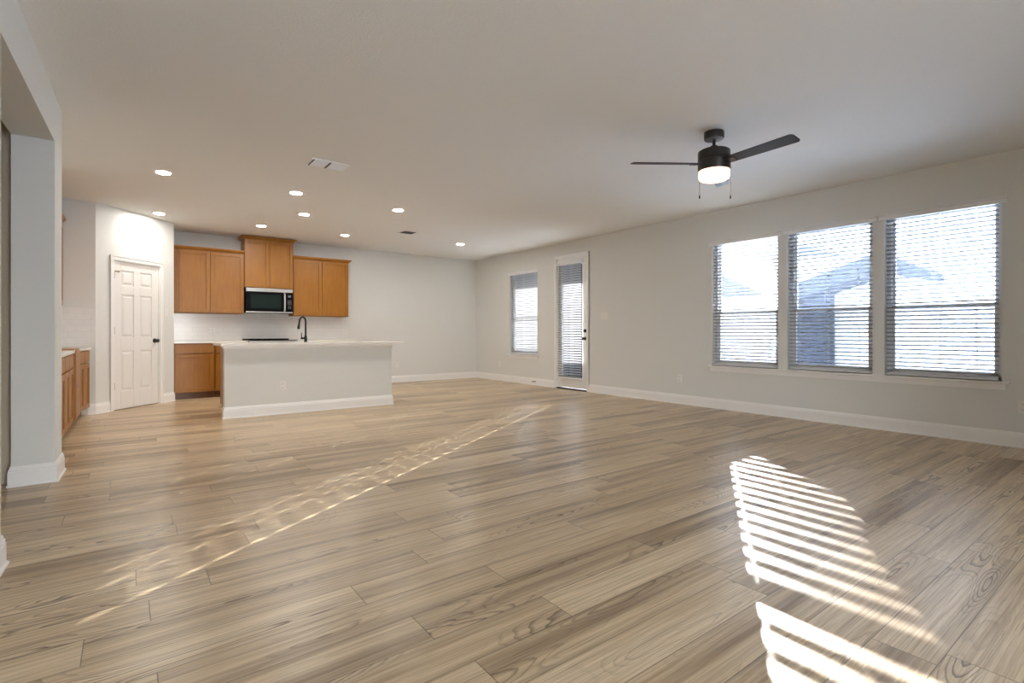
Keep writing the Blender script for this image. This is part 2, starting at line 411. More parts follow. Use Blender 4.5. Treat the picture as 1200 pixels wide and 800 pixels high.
bm = nb(); prism(bm, [(4.05, 2.34), (2.15, 2.95), (1.25, 2.45), (1.25, 2.28), (2.2, 2.52), (4.05, 1.95)], -1.0, -.02, 'x'); obj('bay_roof', bm, 'shingle', t)
bm = nb(); bx(bm, -.6, -.02, 3.38, 4.3, 0, 2.2); obj('bay_wall', bm, 'darksiding', t)
t = thing('distant_house', 'pale neighbouring house beyond the patio and fence', 'house', (16, 22, -.15))
bm = nb(); bx(bm, 0, 9, -7, 9, 0, 3.0); obj('wall', bm, 'siding', t)
bm = nb(); prism(bm, [(-7.4, 2.95), (1, 5.6), (9.4, 2.95)], -.3, 9.3, 'x'); obj('roof', bm, 'paleshingle', t)

# ------------------------------------------------------------------ windows and their trim
def window(name, y0, y1, label):
    r = snode(name, label, 'window', (XR + .10, (y0 + y1) / 2, WZ0))
    hw = (y1 - y0) / 2; hh = WZ1 - WZ0; zr = 1.325 - WZ0
    bm = nb(); f = .038
    bx(bm, -.02, .05, -hw, -hw + f, 0, hh); bx(bm, -.02, .05, hw - f, hw, 0, hh)
    bx(bm, -.02, .05, -hw, hw, 0, f); bx(bm, -.02, .05, -hw, hw, hh - .024, hh)
    obj('frame', bm, 'vinyl', r, bevel=.003)
    s = .03
    for nm, z0, z1, x0 in (('lower_sash', f, zr + .02, -.012), ('upper_sash', zr - .02, hh - .024, .016)):
        bm = nb(); a, b = -hw + f, hw - f
        bx(bm, x0, x0 + .024, a, a + s, z0, z1); bx(bm, x0, x0 + .024, b - s, b, z0, z1)
        bx(bm, x0, x0 + .024, a, b, z0, z0 + .036); bx(bm, x0, x0 + .024, a, b, z1 - (.036 if nm == 'lower_sash' else .024), z1)
        q = obj(nm, bm, 'vinyl', r, bevel=.002)
        bm = nb(); bx(bm, x0 + .010, x0 + .014, a + s, b - s, z0 + .036, z1 - .036); obj('glass', bm, 'glass', q)
    if name != 'window_4':
        bm = nb(); bx(bm, .046, .0475, -hw + f, hw - f, f, zr); obj('insect_screen', bm, 'screen', r)
    return r
window('window_1', *WIN[0], 'far window of the triple group on the long wall')
window('window_2', *WIN[1], 'middle window of the triple group on the long wall')
window('window_3', *WIN[2], 'nearest and widest window of the triple group on the long wall')
window('window_4', *W4, 'single window beside the patio door near the far corner')
def stool(name, y0, y1, label):
    bm = nb(); z = WZ0
    prism(bm, [(XR - .032, z - .022), (XR - .036, z - .011), (XR - .032, z), (XR + .001, z), (XR + .001, z - .022)], y0, y1, 'y')
    for a, b in [w_ for w_ in WIN + [W4] if w_[0] > y0 and w_[1] < y1]: bx(bm, XR, XR + .08, a + .001, b - .001, z - .012, z)
    bx(bm, XR - .012, XR, y0 + .03, y1 - .03, z - .077, z - .022); bx(bm, XR - .017, XR, y0 + .03, y1 - .03, z - .034, z - .022)
    setting(name, bm, 'trim', label=label, cat='window sill')
stool('trim_sill_triple', 1.045, 4.13, 'long white sill and apron under the triple window')
stool('trim_sill_single', 7.85, 8.885, 'short white sill and apron under the single window')
for i, (a, b) in enumerate(RW):  # unseen slider, added to let daylight in from behind
    r = snode('window_%d' % (5 + i), 'unseen glass slider added in the end wall for daylight', 'window', ((a+b)/2, REAR - .08, .06)); hw = (b - a) / 2
    bm = nb()
    bx(bm, -hw, -hw+.05, -.04, .04, 0, 2.36); bx(bm, hw-.05, hw, -.04, .04, 0, 2.36); bx(bm, -hw, hw, -.04, .04, 0, .05); bx(bm, -hw, hw, -.04, .04, 2.31, 2.36); bx(bm, -.025, .025, -.03, .03, .05, 2.31); bx(bm, -.5, -.46, -.03, .03, .05, 2.31)
    obj('frame', bm, 'vinyl', r); bm = nb(); bx(bm, -hw+.05, hw-.05, -.003, .003, .05, 2.31); obj('glass', bm, 'glass', r)

# ------------------------------------------------------------------ blinds
PITCH, DEPTH = .0445, .0508
def blind(label, y0, y1, z0, z1, xc, tilt, ladders, wand_y, wand_z, v0, v1, vx, vz0, vz1, ret, group, holes_w=.016):
    """slats between y0 and y1 at x = xc; valance from v0 to v1 whose face is at vx"""
    r = thing('window_blind', label, 'blind', (xc, (y0 + y1) / 2, z0), 0, group)
    oy = (y0 + y1) / 2
    ly = sorted(l - oy for l in ladders); a, b = y0 - oy, y1 - oy
    bm = nb()
    zt = vz0 - z0 + .012
    n = int((zt - .05) / PITCH) + 1
    R = Matrix.Rotation(tilt, 4, 'Y')
    T = .0034
    for k in range(n):
        m = Matrix.Translation((0, 0, .05 + k * PITCH)) @ R
        u = a
        for l in ly:
            bx(bm, -DEPTH/2, DEPTH/2, u, l - holes_w/2, -T/2, T/2, m)
            bx(bm, -DEPTH/2, -.007, l - holes_w/2, l + holes_w/2, -T/2, T/2, m)
            bx(bm, .007, DEPTH/2, l - holes_w/2, l + holes_w/2, -T/2, T/2, m)
            u = l + holes_w/2
        bx(bm, -DEPTH/2, DEPTH/2, u, b, -T/2, T/2, m)
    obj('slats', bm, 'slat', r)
    bm = nb(); bx(bm, -.026, .026, a, b, 0, .017); obj('bottom_rail', bm, 'vinyl', r, bevel=.003)
    for l in ly:
        bm = nb()
        for sx in (-1, 1): tube(bm, [(sx * .027, l, .012), (sx * .027, l, zt)], .0012, 6)
        tube(bm, [(-.001, l, .01), (-.001, l, zt)], .0009, 6)
        bx(bm, -.0285, -.0262, l - .006, l + .006, -.001, .02)
        obj('ladder_cord', bm, 'cord', r)
    bm = nb(); bx(bm, -.026, .026, a, b, zt - .004, zt + .034); obj('headrail', bm, 'vinyl', r)
    bm = nb(); c, d = v0 - oy, v1 - oy; x = vx - xc; p0, p1 = vz0 - z0, vz1 - z0; h = p1 - p0
    prof = [(x + .008, p0), (x + .001, p0 + .003), (x, p0 + .009), (x + .004, p0 + .014), (x + .004, p1 - .020), (x - .004, p1 - .014), (x - .008, p1 - .004), (x - .008, p1), (x + .008, p1)]
    prism(bm, prof, c, d, 'y')
    bx(bm, x + .008, x + ret, c, c + .01, p0, p1); bx(bm, x + .008, x + ret, d - .01, d, p0, p1)
    obj('valance', bm, 'vinyl', r)
    bm = nb(); wy = wand_y - oy; zz = wand_z - z0
    tube(bm, [(-.034, wy, zt + .005), (-.034, wy, zz + .05), (-.034, wy, zz)], [.0032, .0032, .0045], 6); bx(bm, -.036, -.026, wy - .004, wy + .004, zt, zt + .02)
    obj('tilt_wand', bm, 'wand', r)
    return r
GB = 'white slatted blinds on the long wall'
XB = XR + .042
R_ = math.radians
blind('white blind on the far window of the triple group, a sloping roof showing through', WIN[0][0] + .012, WIN[0][1] - .008, .603, WZ1, XB, R_(13), [3.31, 3.615, 3.93], 4.015, 1.36, WIN[0][0] - .045, WIN[0][1] + .045, XR - .022, 2.262, 2.325, .020, GB)
blind('white blind on the middle window of the triple group, half dark with a house behind', WIN[1][0] + .012, WIN[1][1] - .008, .603, WZ1, XB, R_(13), [2.29, 2.60, 2.91], 2.985, 1.40, WIN[1][0] - .045, WIN[1][1] + .045, XR - .022, 2.262, 2.325, .020, GB)
blind('white blind on the nearest, widest-looking window of the triple group', WIN[2][0] + .030, WIN[2][1] - .008, .603, WZ1, XB, R_(13), [1.285, 1.565, 1.90], 1.945, 1.37, WIN[2][0] - .040, WIN[2][1] + .045, XR - .022, 2.262, 2.325, .020, GB)
blind('white blind on the narrow single window left of the patio door', W4[0] + .012, W4[1] - .008, .603, WZ1, XB, R_(40), [8.0, 8.37, 8.72], 8.75, 1.5, W4[0] - .04, W4[1] + .04, XR - .022, 2.262, 2.325, .020, GB)

# ------------------------------------------------------------------ patio door
r = snode('door_1', 'white glazed patio door with a full length blind and black hardware', 'door', (XR, (DY0 + DY1)/2, 0))
oy = (DY0 + DY1)/2; hw = (DY1 - DY0)/2
bm = nb()
cw = .048
for s_ in (-1, 1):
    bx(bm, -.016, 0, min(s_*hw, s_*(hw+cw)), max(s_*hw, s_*(hw+cw)), 0, DZ + cw); bx(bm, -.021, 0, min(s_*(hw+cw-.014), s_*(hw+cw)), max(s_*(hw+cw-.014), s_*(hw+cw)), 0, DZ + cw)
bx(bm, -.016, 0, -hw, hw, DZ, DZ + cw); bx(bm, -.021, 0, -hw-cw, hw+cw, DZ + cw - .014, DZ + cw)
obj('casing', bm, 'trim', r, bevel=.002)
bm = nb(); bx(bm, 0, .15, -hw, -hw+.012, 0, DZ); bx(bm, 0, .15, hw-.012, hw, 0, DZ); bx(bm, 0, .15, -hw, hw, DZ-.012, DZ); obj('jamb', bm, 'trim', r)
bm = nb(); prism(bm, [(-.02, 0), (-.02, .008), (.01, .022), (.15, .026), (.15, 0)], -hw + .012, hw - .012, 'y'); obj('threshold', bm, 'bronze', r)
a, b = -hw + .015, hw - .015; z0, z1 = .032, DZ - .016; g0, g1, gz0, gz1 = a + .115, b - .115, .225, 2.31
bm = nb()
bx(bm, .02, .064, a, g0, z0, z1); bx(bm, .02, .064, g1, b, z0, z1); bx(bm, .02, .064, g0, g1, z0, gz0); bx(bm, .02, .064, g0, g1, gz1, z1)
leaf = obj('leaf', bm, 'door', r, bevel=.002)
bm = nb()
for (p, q, u, v) in ((g0-.02, g0+.012, gz0-.02, gz1+.02), (g1-.012, g1+.02, gz0-.02, gz1+.02), (g0, g1, gz0-.02, gz0+.012), (g0, g1, gz1-.012, gz1+.02)): bx(bm, .012, .024, p, q, u, v)
obj('glazing_bead', bm, 'vinyl', leaf, bevel=.003)
bm = nb(); bx(bm, .038, .046, g0, g1, gz0, gz1); obj('glass', bm, 'glass', leaf)
MX = Matrix.Rotation(PI/2, 4, 'Y')       # lathe axis z -> x
hy = a + .06
def knobset(name, y, z, prof, par, sgn=-1, x=.02):
    bm = nb(); lathe(bm, prof, 0, 0, 24, Matrix.Translation((x, y, z)) @ Matrix.Rotation(sgn*PI/2, 4, 'Y')); return obj(name, bm, 'black', par, smooth=True)
knobset('deadbolt', hy, 1.085, [(0,0),(.032,0),(.032,.008),(.028,.014),(.010,.014),(.010,.03),(0,.03)], r)
k_ = knobset('knob', hy, .945, [(0,0),(.032,0),(.032,.007),(.026,.010),(.011,.012),(.011,.032),(.022,.038),(.028,.048),(.026,.060),(.016,.066),(0,.068)], r)
for hz in (.35, 1.0, 1.63, 2.25):
    bm = nb(); lathe(bm, [(0,-.05),(.006,-.05),(.006,.05),(0,.05)], -.003, hw-.012, 10); bx(bm, 0, .02, hw-.0135, hw-.0115, -.045, .045)
    obj('hinge', bm, 'plate', r, origin=None, smooth=True).location = (0, 0, hz)
blind('tall white blind on the glazed patio door', DY0 + .13, DY1 - .075, .195, 2.38, XR - .012, R_(35), [6.90, 7.06], 7.21, 1.2, DY0 + .105, DY1 - .062, XR - .05, 2.31, 2.372, .065, GB)

# ------------------------------------------------------------------ baseboards
BP = [(0,0),(.024,0),(.0225,.010),(.016,.015),(.0155,.098),(.0125,.104),(.0125,.116),(.008,.121),(.006,.134),(.003,.138),(0,.138)]
def base(name, path, side, label, mat='trim'):
    bm = nb(); sweep(bm, BP, path, side); return setting(name, bm, mat, label=label, cat='baseboard')
base('baseboard_right', [(XR, REAR), (XR, DY0 - cw)], 1, 'white baseboard under the triple window')
base('baseboard_right_far', [(XR, DY1 + cw), (XR, YB), (3.46, YB)], 1, 'white baseboard turning the far corner')
def pp(s, t=0): return (PA.x + PD.x*s - PD.y*t, PA.y + PD.y*s + PD.x*t)
base('baseboard_pantry_left', [(XK + .60, 8.53), (PA.x, PA.y), pp(DS0 - .058)], -1, 'white baseboard left of the pantry door')
base('baseboard_pantry_right', [pp(DS1 + .058), (PB.x, PB.y), (PB.x, 9.55)], -1, 'white baseboard right of the pantry door')
base('baseboard_column', [(lx(OY1) - .225, 4.97), (lx(OY1) - .225, OY1), (lx(OY1), OY1), (lx(CY1), CY1), (lx(CY1) - .2, CY1)], -1, 'white baseboard wrapped round the column foot')
base('baseboard_left', [(lx(OY0) - .225, OY0), (lx(OY0), OY0), (lx(REAR), REAR)], 1, 'white baseboard at the foot of the near left wall')
base('baseboard_hall', [(-2.6, 4.97), (-.71, 4.97)], -1, 'baseboard along the shaded hall wall')

# ------------------------------------------------------------------ pantry door
r = snode('door_2', 'white six panel pantry door with a black knob', 'door', (PA.x, PA.y, 0), PANG)
bm = nb(); cw2 = .056
for p, q in ((DS0 - cw2, DS0), (DS1, DS1 + cw2)):
    bx(bm, p, q, -.016, 0, 0, DH + cw2)
bx(bm, DS0, DS1, -.016, 0, DH, DH + cw2)
bx(bm, DS0 - cw2, DS0 - cw2 + .014, -.022, 0, 0, DH + cw2); bx(bm, DS1 + cw2 - .014, DS1 + cw2, -.022, 0, 0, DH + cw2); bx(bm, DS0 - cw2, DS1 + cw2, -.022, 0, DH + cw2 - .014, DH + cw2)
obj('casing', bm, 'trim', r, bevel=.002)
bm = nb(); bx(bm, DS0, DS0 + .012, 0, .12, 0, DH); bx(bm, DS1 - .012, DS1, 0, .12, 0, DH); bx(bm, DS0, DS1, 0, .12, DH - .012, DH); bx(bm, DS0, DS1, .052, .065, 0.0, .012)
obj('jamb', bm, 'trim', r)
bm = nb(); a, b = DS0 + .015, DS1 - .015; z0, z1 = .014, DH - .015; F0, F1 = .012, .024
bx(bm, a, b, F1, .047, z0, z1)
W_ = b - a; st = .112; mid = .10
xs = [(a, a + st), ((a+b)/2 - mid/2, (a+b)/2 + mid/2), (b - st, b)]
pz = [(.25, .80), (.985, 1.575), (1.70, 1.905)]
rails = [(z0, .25), (.80, .985), (1.575, 1.70), (1.905, z1)]
for p, q in xs: bx(bm, p, q, F0, F1, z0, z1)
for p, q in ((xs[0][1], xs[1][0]), (xs[1][1], xs[2][0])):
    for u, v in rails: bx(bm, p, q, F0, F1, u, v)
    for u, v in pz:
        i0, i1 = .018, .042
        A = [bm.verts.new(c) for c in ((p+i0, F1, u+i0), (q-i0, F1, u+i0), (q-i0, F1, v-i0), (p+i0, F1, v-i0))]
        B = [bm.verts.new(c) for c in ((p+i1, F0+.002, u+i1), (q-i1, F0+.002, u+i1), (q-i1, F0+.002, v-i1), (p+i1, F0+.002, v-i1))]
        bm.faces.new(B)
        for i in range(4): bm.faces.new((A[i], A[(i+1)%4], B[(i+1)%4], B[i]))
leaf = obj('leaf', bm, 'door', r, bevel=.0025)
MY = Matrix.Translation((DS1 - .075, F0, .935)) @ Matrix.Rotation(PI/2, 4, 'X')
bm = nb(); lathe(bm, [(0,0),(.033,0),(.033,.007),(.027,.011),(.011,.013),(.011,.032),(.022,.038),(.028,.048),(.026,.060),(.016,.066),(0,.068)], 0, 0, 24, MY); obj('knob', bm, 'black', r, smooth=True)
for i, hz in enumerate((.33, 1.08, 1.83)):
    bm = nb(); lathe(bm, [(0,-.045),(.006,-.045),(.006,.045),(0,.045)], DS0 + .014, -.001, 10); bx(bm, DS0 + .002, DS0 + .03, .008, .012, -.044, .044)
    h_ = obj('hinge', bm, 'chrome', r, smooth=True); h_.location = (0, 0, hz)
    if i == 2:
        bm = nb(); tube(bm, [(DS0 + .014, -.004, .05), (DS0 + .03, -.03, .05), (DS0 + .075, -.012, .05)], .005, 8); bx(bm, DS0 + .068, DS0 + .084, -.016, .006, .043, .057); obj('hinge_stop', bm, 'brass', h_)

# ------------------------------------------------------------------ kitchen cabinets
def shaker(name, parent, x0, x1, z0, z1, y, mat='cab', fw_=.058, flat=False):
    """a door or drawer front in a local frame: width on x, faces -y at y"""
    bm = nb(); T = .02
    if flat: bx(bm, x0, x1, y, y + T, z0, z1)
    else:
        bx(bm, x0, x0 + fw_, y, y + T, z0, z1); bx(bm, x1 - fw_, x1, y, y + T, z0, z1)
        bx(bm, x0 + fw_, x1 - fw_, y, y + T, z0, z0 + fw_); bx(bm, x0 + fw_, x1 - fw_, y, y + T, z1 - fw_, z1)
        bx(bm, x0 + fw_, x1 - fw_, y + .010, y + T - .002, z0 + fw_, z1 - fw_)
    return obj(name, bm, mat, parent, bevel=.0025)
def upper(label, x0, x1, z0, z1, depth, crown, group, doors=2, loc=None, rz=0, yb=YB - .002):
    wd = x1 - x0
    r = thing('upper_cabinet', label, 'cabinet', loc or (x0, yb, z0), rz, group)
    h = z1 - z0; d = depth
    bm = nb(); bx(bm, 0, wd, -d, 0, 0, h); obj('carcass', bm, 'cab', r, bevel=.002)
    g = .006; dw = (wd - g * (doors + 1)) / doors
    for k in range(doors): shaker('door', r, g + k*(dw+g), g + k*(dw+g) + dw, .012, h - .012, -d - .021)
    if crown:
        bm = nb()
        pr = [(0, 0), (.012, 0), (.020, .012), (.042, .030), (.048, .040), (.048, .052), (0, .052)]
        pr = [(t_, h - .004 + z_) for t_, z_ in pr]
        sweep(bm, pr, [(0, 0), (0, -d - .001), (wd, -d - .001), (wd, 0)] if crown == 2 else [(0, -d - .001), (wd, -d - .001)] if crown == 1 else [(0, -d - .001), (wd, -d - .001), (wd, 0)], -1)
        bx(bm, 0, wd, -d, 0, h, h + .02)
        obj('crown_moulding', bm, 'cab', r)
    return r
GU = 'maple wall cabinets on the back wall'
upper('pair of maple wall cabinet doors beside the pantry, left of the microwave', .578, 1.588, 1.375, 2.41, .325, 1, GU)
upper('tall narrow maple cabinet above the microwave reaching the ceiling', 1.592, 2.388, 1.832, 2.676, .335, 2, GU)
upper('maple wall cabinet with two doors right of the microwave', 2.392, 3.402, 1.358, 2.402, .325, 3, GU)
upper('edge of a maple wall cabinet seen past the column', 6.95, 8.52, 1.385, 2.43, .335, 1, 'maple cabinets on the kitchen side wall', 3, (XK + .002, 6.95, 1.385), PI/2)
def basecab(label, wd, depth, h, loc, rz, group, doors=1, drawers=1, toe=.102, name='base_cabinet', ends=(0, 0)):
    r = thing(name, label, 'cabinet', loc, rz, group)
    bm = nb(); bx(bm, 0, wd, -depth, 0, toe, h); bx(bm, 0, wd, -depth + .07, 0, 0, toe); obj('carcass', bm, 'cab', r, bevel=.002)
    bm = nb(); bx(bm, .001, wd - .001, -depth + .062, -depth + .069, .001, toe - .001); obj('toe_kick', bm, 'cabshade', r)
    g = .014; zt = h - .012; zd = zt - .145 * h / .88
    k = max(doors, 1); dw = (wd - g * (k + 1)) / k
    for i in range(k):
        u = g + i * (dw + g)
        shaker('drawer_front', r, u, u + dw, zd, zt, -depth - .021, flat=True)
        shaker('door', r, u, u + dw, toe + .008, zd - .016, -depth - .021, fw_=.056)
    return r
GBC = 'maple base cabinets along the back wall'
BD = YB - .004 - 9.585
basecab('maple base cabinet with one drawer and one door beside the pantry', .552, BD, .88, (.565, YB - .004, 0), 0, GBC)
basecab('narrow maple base cabinet half hidden by the island corner, next to the cooktop', .48, BD, .88, (1.120, YB - .004, 0), 0, GBC)
basecab('maple base cabinet hidden behind the island, right of the cooktop', 1.03, BD, .88, (2.385, YB - .004, 0), 0, GBC, 2)
bm = nb(); bx(bm, .560, 1.602, 9.548, YB - .002, .882, .915); obj('countertop', bm, 'quartz', None, origin=(1.08, 9.86, .882), bevel=.003, label='pale quartz back countertop left of the cooktop', category='countertop', kind='thing', group='quartz countertops')
bm = nb(); bx(bm, 2.383, 3.44, 9.548, YB - .002, .882, .915); obj('countertop', bm, 'quartz', None, origin=(2.9, 9.86, .882), bevel=.003, label='pale quartz back countertop right of the cooktop', category='countertop', kind='thing', group='quartz countertops')
bm = nb(); bx(bm, .557, 3.50, YB - .010, YB, .916, 1.357); bx(bm, .557, 2.39, YB - .010, YB, 1.357, 1.374); bx(bm, 1.6, 2.38, YB - .010, YB, 1.374, 1.40)
setting('trim_backsplash', bm, 'tile', label='glossy white tile backsplash on the far wall', cat='backsplash')
bm = nb(); bx(bm, XK, PA.x - .004, 8.520, 8.53, .866, 1.375); bx(bm, XK, XK + .01, 5.4, 8.52, .866, 1.375)
setting('trim_backsplash_side', bm, 'tile', label='white tile backsplash over the left cabinet run', cat='backsplash')
# range
r = thing('slide_in_range', 'stainless range with a black glass cooktop behind the island', 'range', (1.993, YB - .02, 0))
bm = nb(); bx(bm, -.378, .378, -.62, 0, .03, .912); obj('body', bm, 'steel', r, bevel=.003)
bm = nb(); bx(bm, -.384, .384, -.655, 0, .914, .926); bx(bm, -.384, .384, -.06, 0, .926, .945); obj('cooktop', bm, 'blackglass', r, bevel=.002)
bm = nb(); bx(bm, -.37, .37, -.655, -.622, .19, .72); obj('oven_door', bm, 'blackglass', r, bevel=.004)
bm = nb(); tube(bm, [(-.31, -.66, .68), (-.31, -.695, .68), (.31, -.695, .68), (.31, -.66, .68)], .011, 10); obj('door_handle', bm, 'steel', r, smooth=True)
bm = nb(); prism(bm, [(-.622, .76), (-.665, .78), (-.650, .912), (-.622, .912)], -.378, .378, 'x'); obj('control_panel', bm, 'steel', r)
for k in range(5):
    bm = nb(); lathe(bm, [(0, 0), (.022, 0), (.020, .025), (0, .027)], 0, 0, 18, Matrix.Translation((-.28 + k*.14, -.657, .845)) @ Matrix.Rotation(PI/2, 4, 'X')); obj('knob', bm, 'steel', r, smooth=True)
bm = nb(); bx(bm, -.37, .37, -.65, -.622, .04, .175); obj('storage_drawer', bm, 'steel', r, bevel=.003)
for sx in (-.33, .33):
    for sy in (-.56, -.06):
        bm = nb(); lathe(bm, [(0, 0), (.018, 0), (.018, .032), (0, .032)], sx, sy, 12); obj('foot', bm, 'black', r)
# microwave
r = thing('microwave', 'stainless microwave with black glass door under the tall cabinet', 'microwave', (1.99, YB - .004, 1.388))
bm = nb(); bx(bm, -.378, .378, -.365, 0, .012, .44); obj('body', bm, 'black', r, bevel=.003)
bm = nb(); bx(bm, -.380, .380, -.392, -.366, .378, .44); obj('top_vent', bm, 'steel', r, bevel=.003)
bm = nb(); bx(bm, -.380, .380, -.392, -.366, .012, .034); obj('bottom_trim', bm, 'steel', r, bevel=.002)
bm = nb(); bx(bm, -.380, .262, -.392, -.366, .036, .376); d_ = obj('door', bm, 'blackglass', r, bevel=.002)
bm = nb(); bx(bm, -.31, .18, -.3935, -.3915, .085, .33); obj('door_window', bm, plain('door_mesh', (.012, .022, .022, 1), .12), d_)
bm = nb(); tube(bm, [(.235, -.392, .045), (.235, -.428, .07), (.235, -.432, .2), (.235, -.428, .345), (.235, -.392, .368)], .014, 12); obj('handle', bm, 'steel', d_, smooth=True)
bm = nb(); bx(bm, .264, .380, -.392, -.366, .036, .376); p_ = obj('control_panel', bm, 'blackglass', r, bevel=.002)
bm = nb(); bx(bm, .298, .346, -.3935, -.3915, .295, .33); obj('display', bm, 'display', p_)
bm = nb(); lathe(bm, [(.017, 0), (.024, 0), (.024, .004), (.017, .004), (.017, 0)], 0, 0, 24, Matrix.Translation((.322, -.3915, .115)) @ Matrix.Rotation(PI/2, 4, 'X')); obj('dial_ring', bm, 'display', p_)
bm = nb()
bx(bm, .288, .356, -.393, -.3915, .16, .245)
obj('keypad', bm, 'slot', p_)
# left run
GLC = 'maple base cabinets on the kitchen side wall'
XF = -.475
dpt = XF - .021 - (XK + .012)
basecab('maple base cabinets past the column, nearest on the side wall', 1.80, -(XK + .012) + XF - .021, .835, (XK + .012, 5.42, 0), PI/2, GLC, 4)
bm = nb(); bx(bm, XK + .011, XF + .012, 5.40, 7.235, .836, .864); obj('countertop', bm, 'quartz', None, origin=(-.75, 6.3, .836), bevel=.003, label='pale countertop glimpsed past the column on the side wall', category='countertop', kind='thing', group='quartz countertops')
r = thing('panelled_cabinet', 'dark maple panelled cabinet standing between the two side wall base cabinets', 'cabinet', (XK + .012, 7.24, 0))
bm = nb(); bx(bm, 0, .535, 0, .60, .09, .875); bx(bm, 0, .47, 0, .60, 0, .09); obj('carcass', bm, 'cab', r, bevel=.002)
bm = nb(); bx(bm, .535, .552, .012, .588, .10, .865); obj('front_panel', bm, 'cab', r, bevel=.002)
ang = math.atan2(.075, .63)  # turn angle picked so the cabinet front spans its image pixels
basecab('maple base cabinet with two doors turned towards the pantry corner to fit image pixels', .60, .50, .835, (-.985, 7.90, 0), PI/2 - ang, GLC, 2)
bm = nb()
m_ = Matrix.Translation((-.985, 7.90, 0)) @ Matrix.Rotation(PI/2 - ang, 4, 'Z')
bx(bm, 0, .605, -.535, -.03, .836, .864, m_); obj('countertop', bm, 'quartz', None, origin=(-.75, 8.2, .836), bevel=.003, label='pale countertop end against the pantry corner', category='countertop', kind='thing', group='quartz countertops')

# ------------------------------------------------------------------ island
IX0, IX1, IY0 = .935, 3.105, 7.115
r = thing('kitchen_island', 'greige fronted kitchen island with white base moulding', 'island', ((IX0+IX1)/2, 7.4, 0))
ox, oy = (IX0+IX1)/2, 7.4
bm = nb(); bx(bm, IX0 - ox, IX1 - ox, IY0 - oy, IY0 + .12 - oy, 0, .884); obj('front_wall', bm, 'wall', r)
bm = nb(); bx(bm, IX0 + .035 - ox, IX1 - .035 - ox, IY0 + .12 - oy, 7.63 - oy, 0, .12); obj('plinth', bm, 'cabshade', r)
bm = nb(); ya, yb_, xa, xb_ = IY0 + .12 - oy, 7.70 - oy, IX0 + .028 - ox, IX1 - .028 - ox
bx(bm, xa, xa + .02, ya, yb_, .12, .884); bx(bm, xb_ - .02, xb_, ya, yb_, .12, .884); bx(bm, xa + .02, xb_ - .02, ya, yb_, .12, .14); bx(bm, xa + .02, xb_ - .02, yb_ - .02, yb_, .14, .884)
obj('cabinet_body', bm, 'cab', r, bevel=.002)
for k in range(4):
    wd = (IX1 - IX0 - .06 - .014*5) / 4; u = IX0 + .03 + .014 + k*(wd + .014) - ox
    bm = nb(); bx(bm, u, u + wd, 7.701 - oy, 7.72 - oy, .13, .70); obj('door', bm, 'cab', r, bevel=.003)
    bm = nb(); bx(bm, u, u + wd, 7.701 - oy, 7.72 - oy, .715, .87); obj('drawer_front', bm, 'cab', r, bevel=.003)
bm = nb(); sweep(bm, BP, [(IX0 - ox, IY0 + .12 - oy), (IX0 - ox, IY0 - oy), (IX1 - ox, IY0 - oy), (IX1 - ox, IY0 + .12 - oy)], -1); obj('base_moulding', bm, 'trim', r, label='white base moulding')
bm = nb(); sweep(bm, [(0, .852), (.006, .852), (.012, .862), (.012, .884), (0, .884)], [(IX0 - ox, IY0 + .12 - oy), (IX0 - ox, IY0 - oy), (IX1 - ox, IY0 - oy), (IX1 - ox, IY0 + .12 - oy)], -1); obj('top_moulding', bm, 'trim', r, label='thin white moulding')
# worktop with a sink cut-out
bm = nb(); sx0, sx1, sy0, sy1 = 1.55, 2.30, 7.36, 7.66 ; X0, X1, Y0, Y1 = .890, 3.27, 7.05, 7.79
sy0, sy1 = 7.30, 7.50
sy0, sy1 = 7.20, 7.56
bx(bm, X0, sx0, Y0, Y1, .886, .918); bx(bm, sx1, X1, Y0, Y1, .886, .918); bx(bm, sx0, sx1, Y0, sy0, .886, .918); bx(bm, sx0, sx1, sy1, Y1, .886, .918)
bmesh.ops.remove_doubles(bm, verts=bm.verts[:], dist=1e-5)
obj('countertop', bm, 'quartz', None, origin=(2.08, 7.42, .886), label='long pale quartz worktop on the island', category='countertop', kind='thing', group='quartz countertops')
# faucet
FX, FY = 2.02, 7.62
r = thing('kitchen_faucet', 'matte black gooseneck faucet on the island worktop', 'faucet', (FX, FY, .918))
bm = nb(); lathe(bm, [(0, 0), (.027, 0), (.027, .006), (.021, .012), (.021, .06), (.017, .085), (.0125, .10), (0, .10)], 0, 0, 24); obj('base', bm, 'black', r, smooth=True)
pts = [(0, 0, .09), (0, 0, .20), (0, 0, .29)]
dv = Vector((-.92, -.39))
for k in range(1, 13):
    th = PI * k / 12; rr_ = .052
    q = rr_ * (1 - math.cos(th)); pts.append((dv.x * q, dv.y * q, .29 + rr_ * 1.25 * math.sin(th)))
q = .104
pts += [(dv.x * (q + .003), dv.y * (q + .003), .27), (dv.x * (q + .006), dv.y * (q + .006), .25)]
bm = nb(); tube(bm, pts, .0125, 14); obj('spout', bm, 'black', r, smooth=True)
bm = nb(); tube(bm, [(dv.x * (q + .006), dv.y * (q + .006), .25), (dv.x * (q + .010), dv.y * (q + .010), .225), (dv.x * (q + .014), dv.y * (q + .014), .185)], [.014, .0175, .0185], 14); obj('spray_head', bm, 'black', r, smooth=True)
bm = nb(); tube(bm, [(0, 0, .055), (dv.x * .045, dv.y * .045, .055), (dv.x * .075, dv.y * .075, .055)], [.014, .015, .013], 12); tube(bm, [(dv.x * .066, dv.y * .066, .055), (dv.x * .070, dv.y * .070, .10), (dv.x * .066, dv.y * .066, .135)], [.008, .006, .0055], 10); obj('handle', bm, 'black', r, smooth=True)
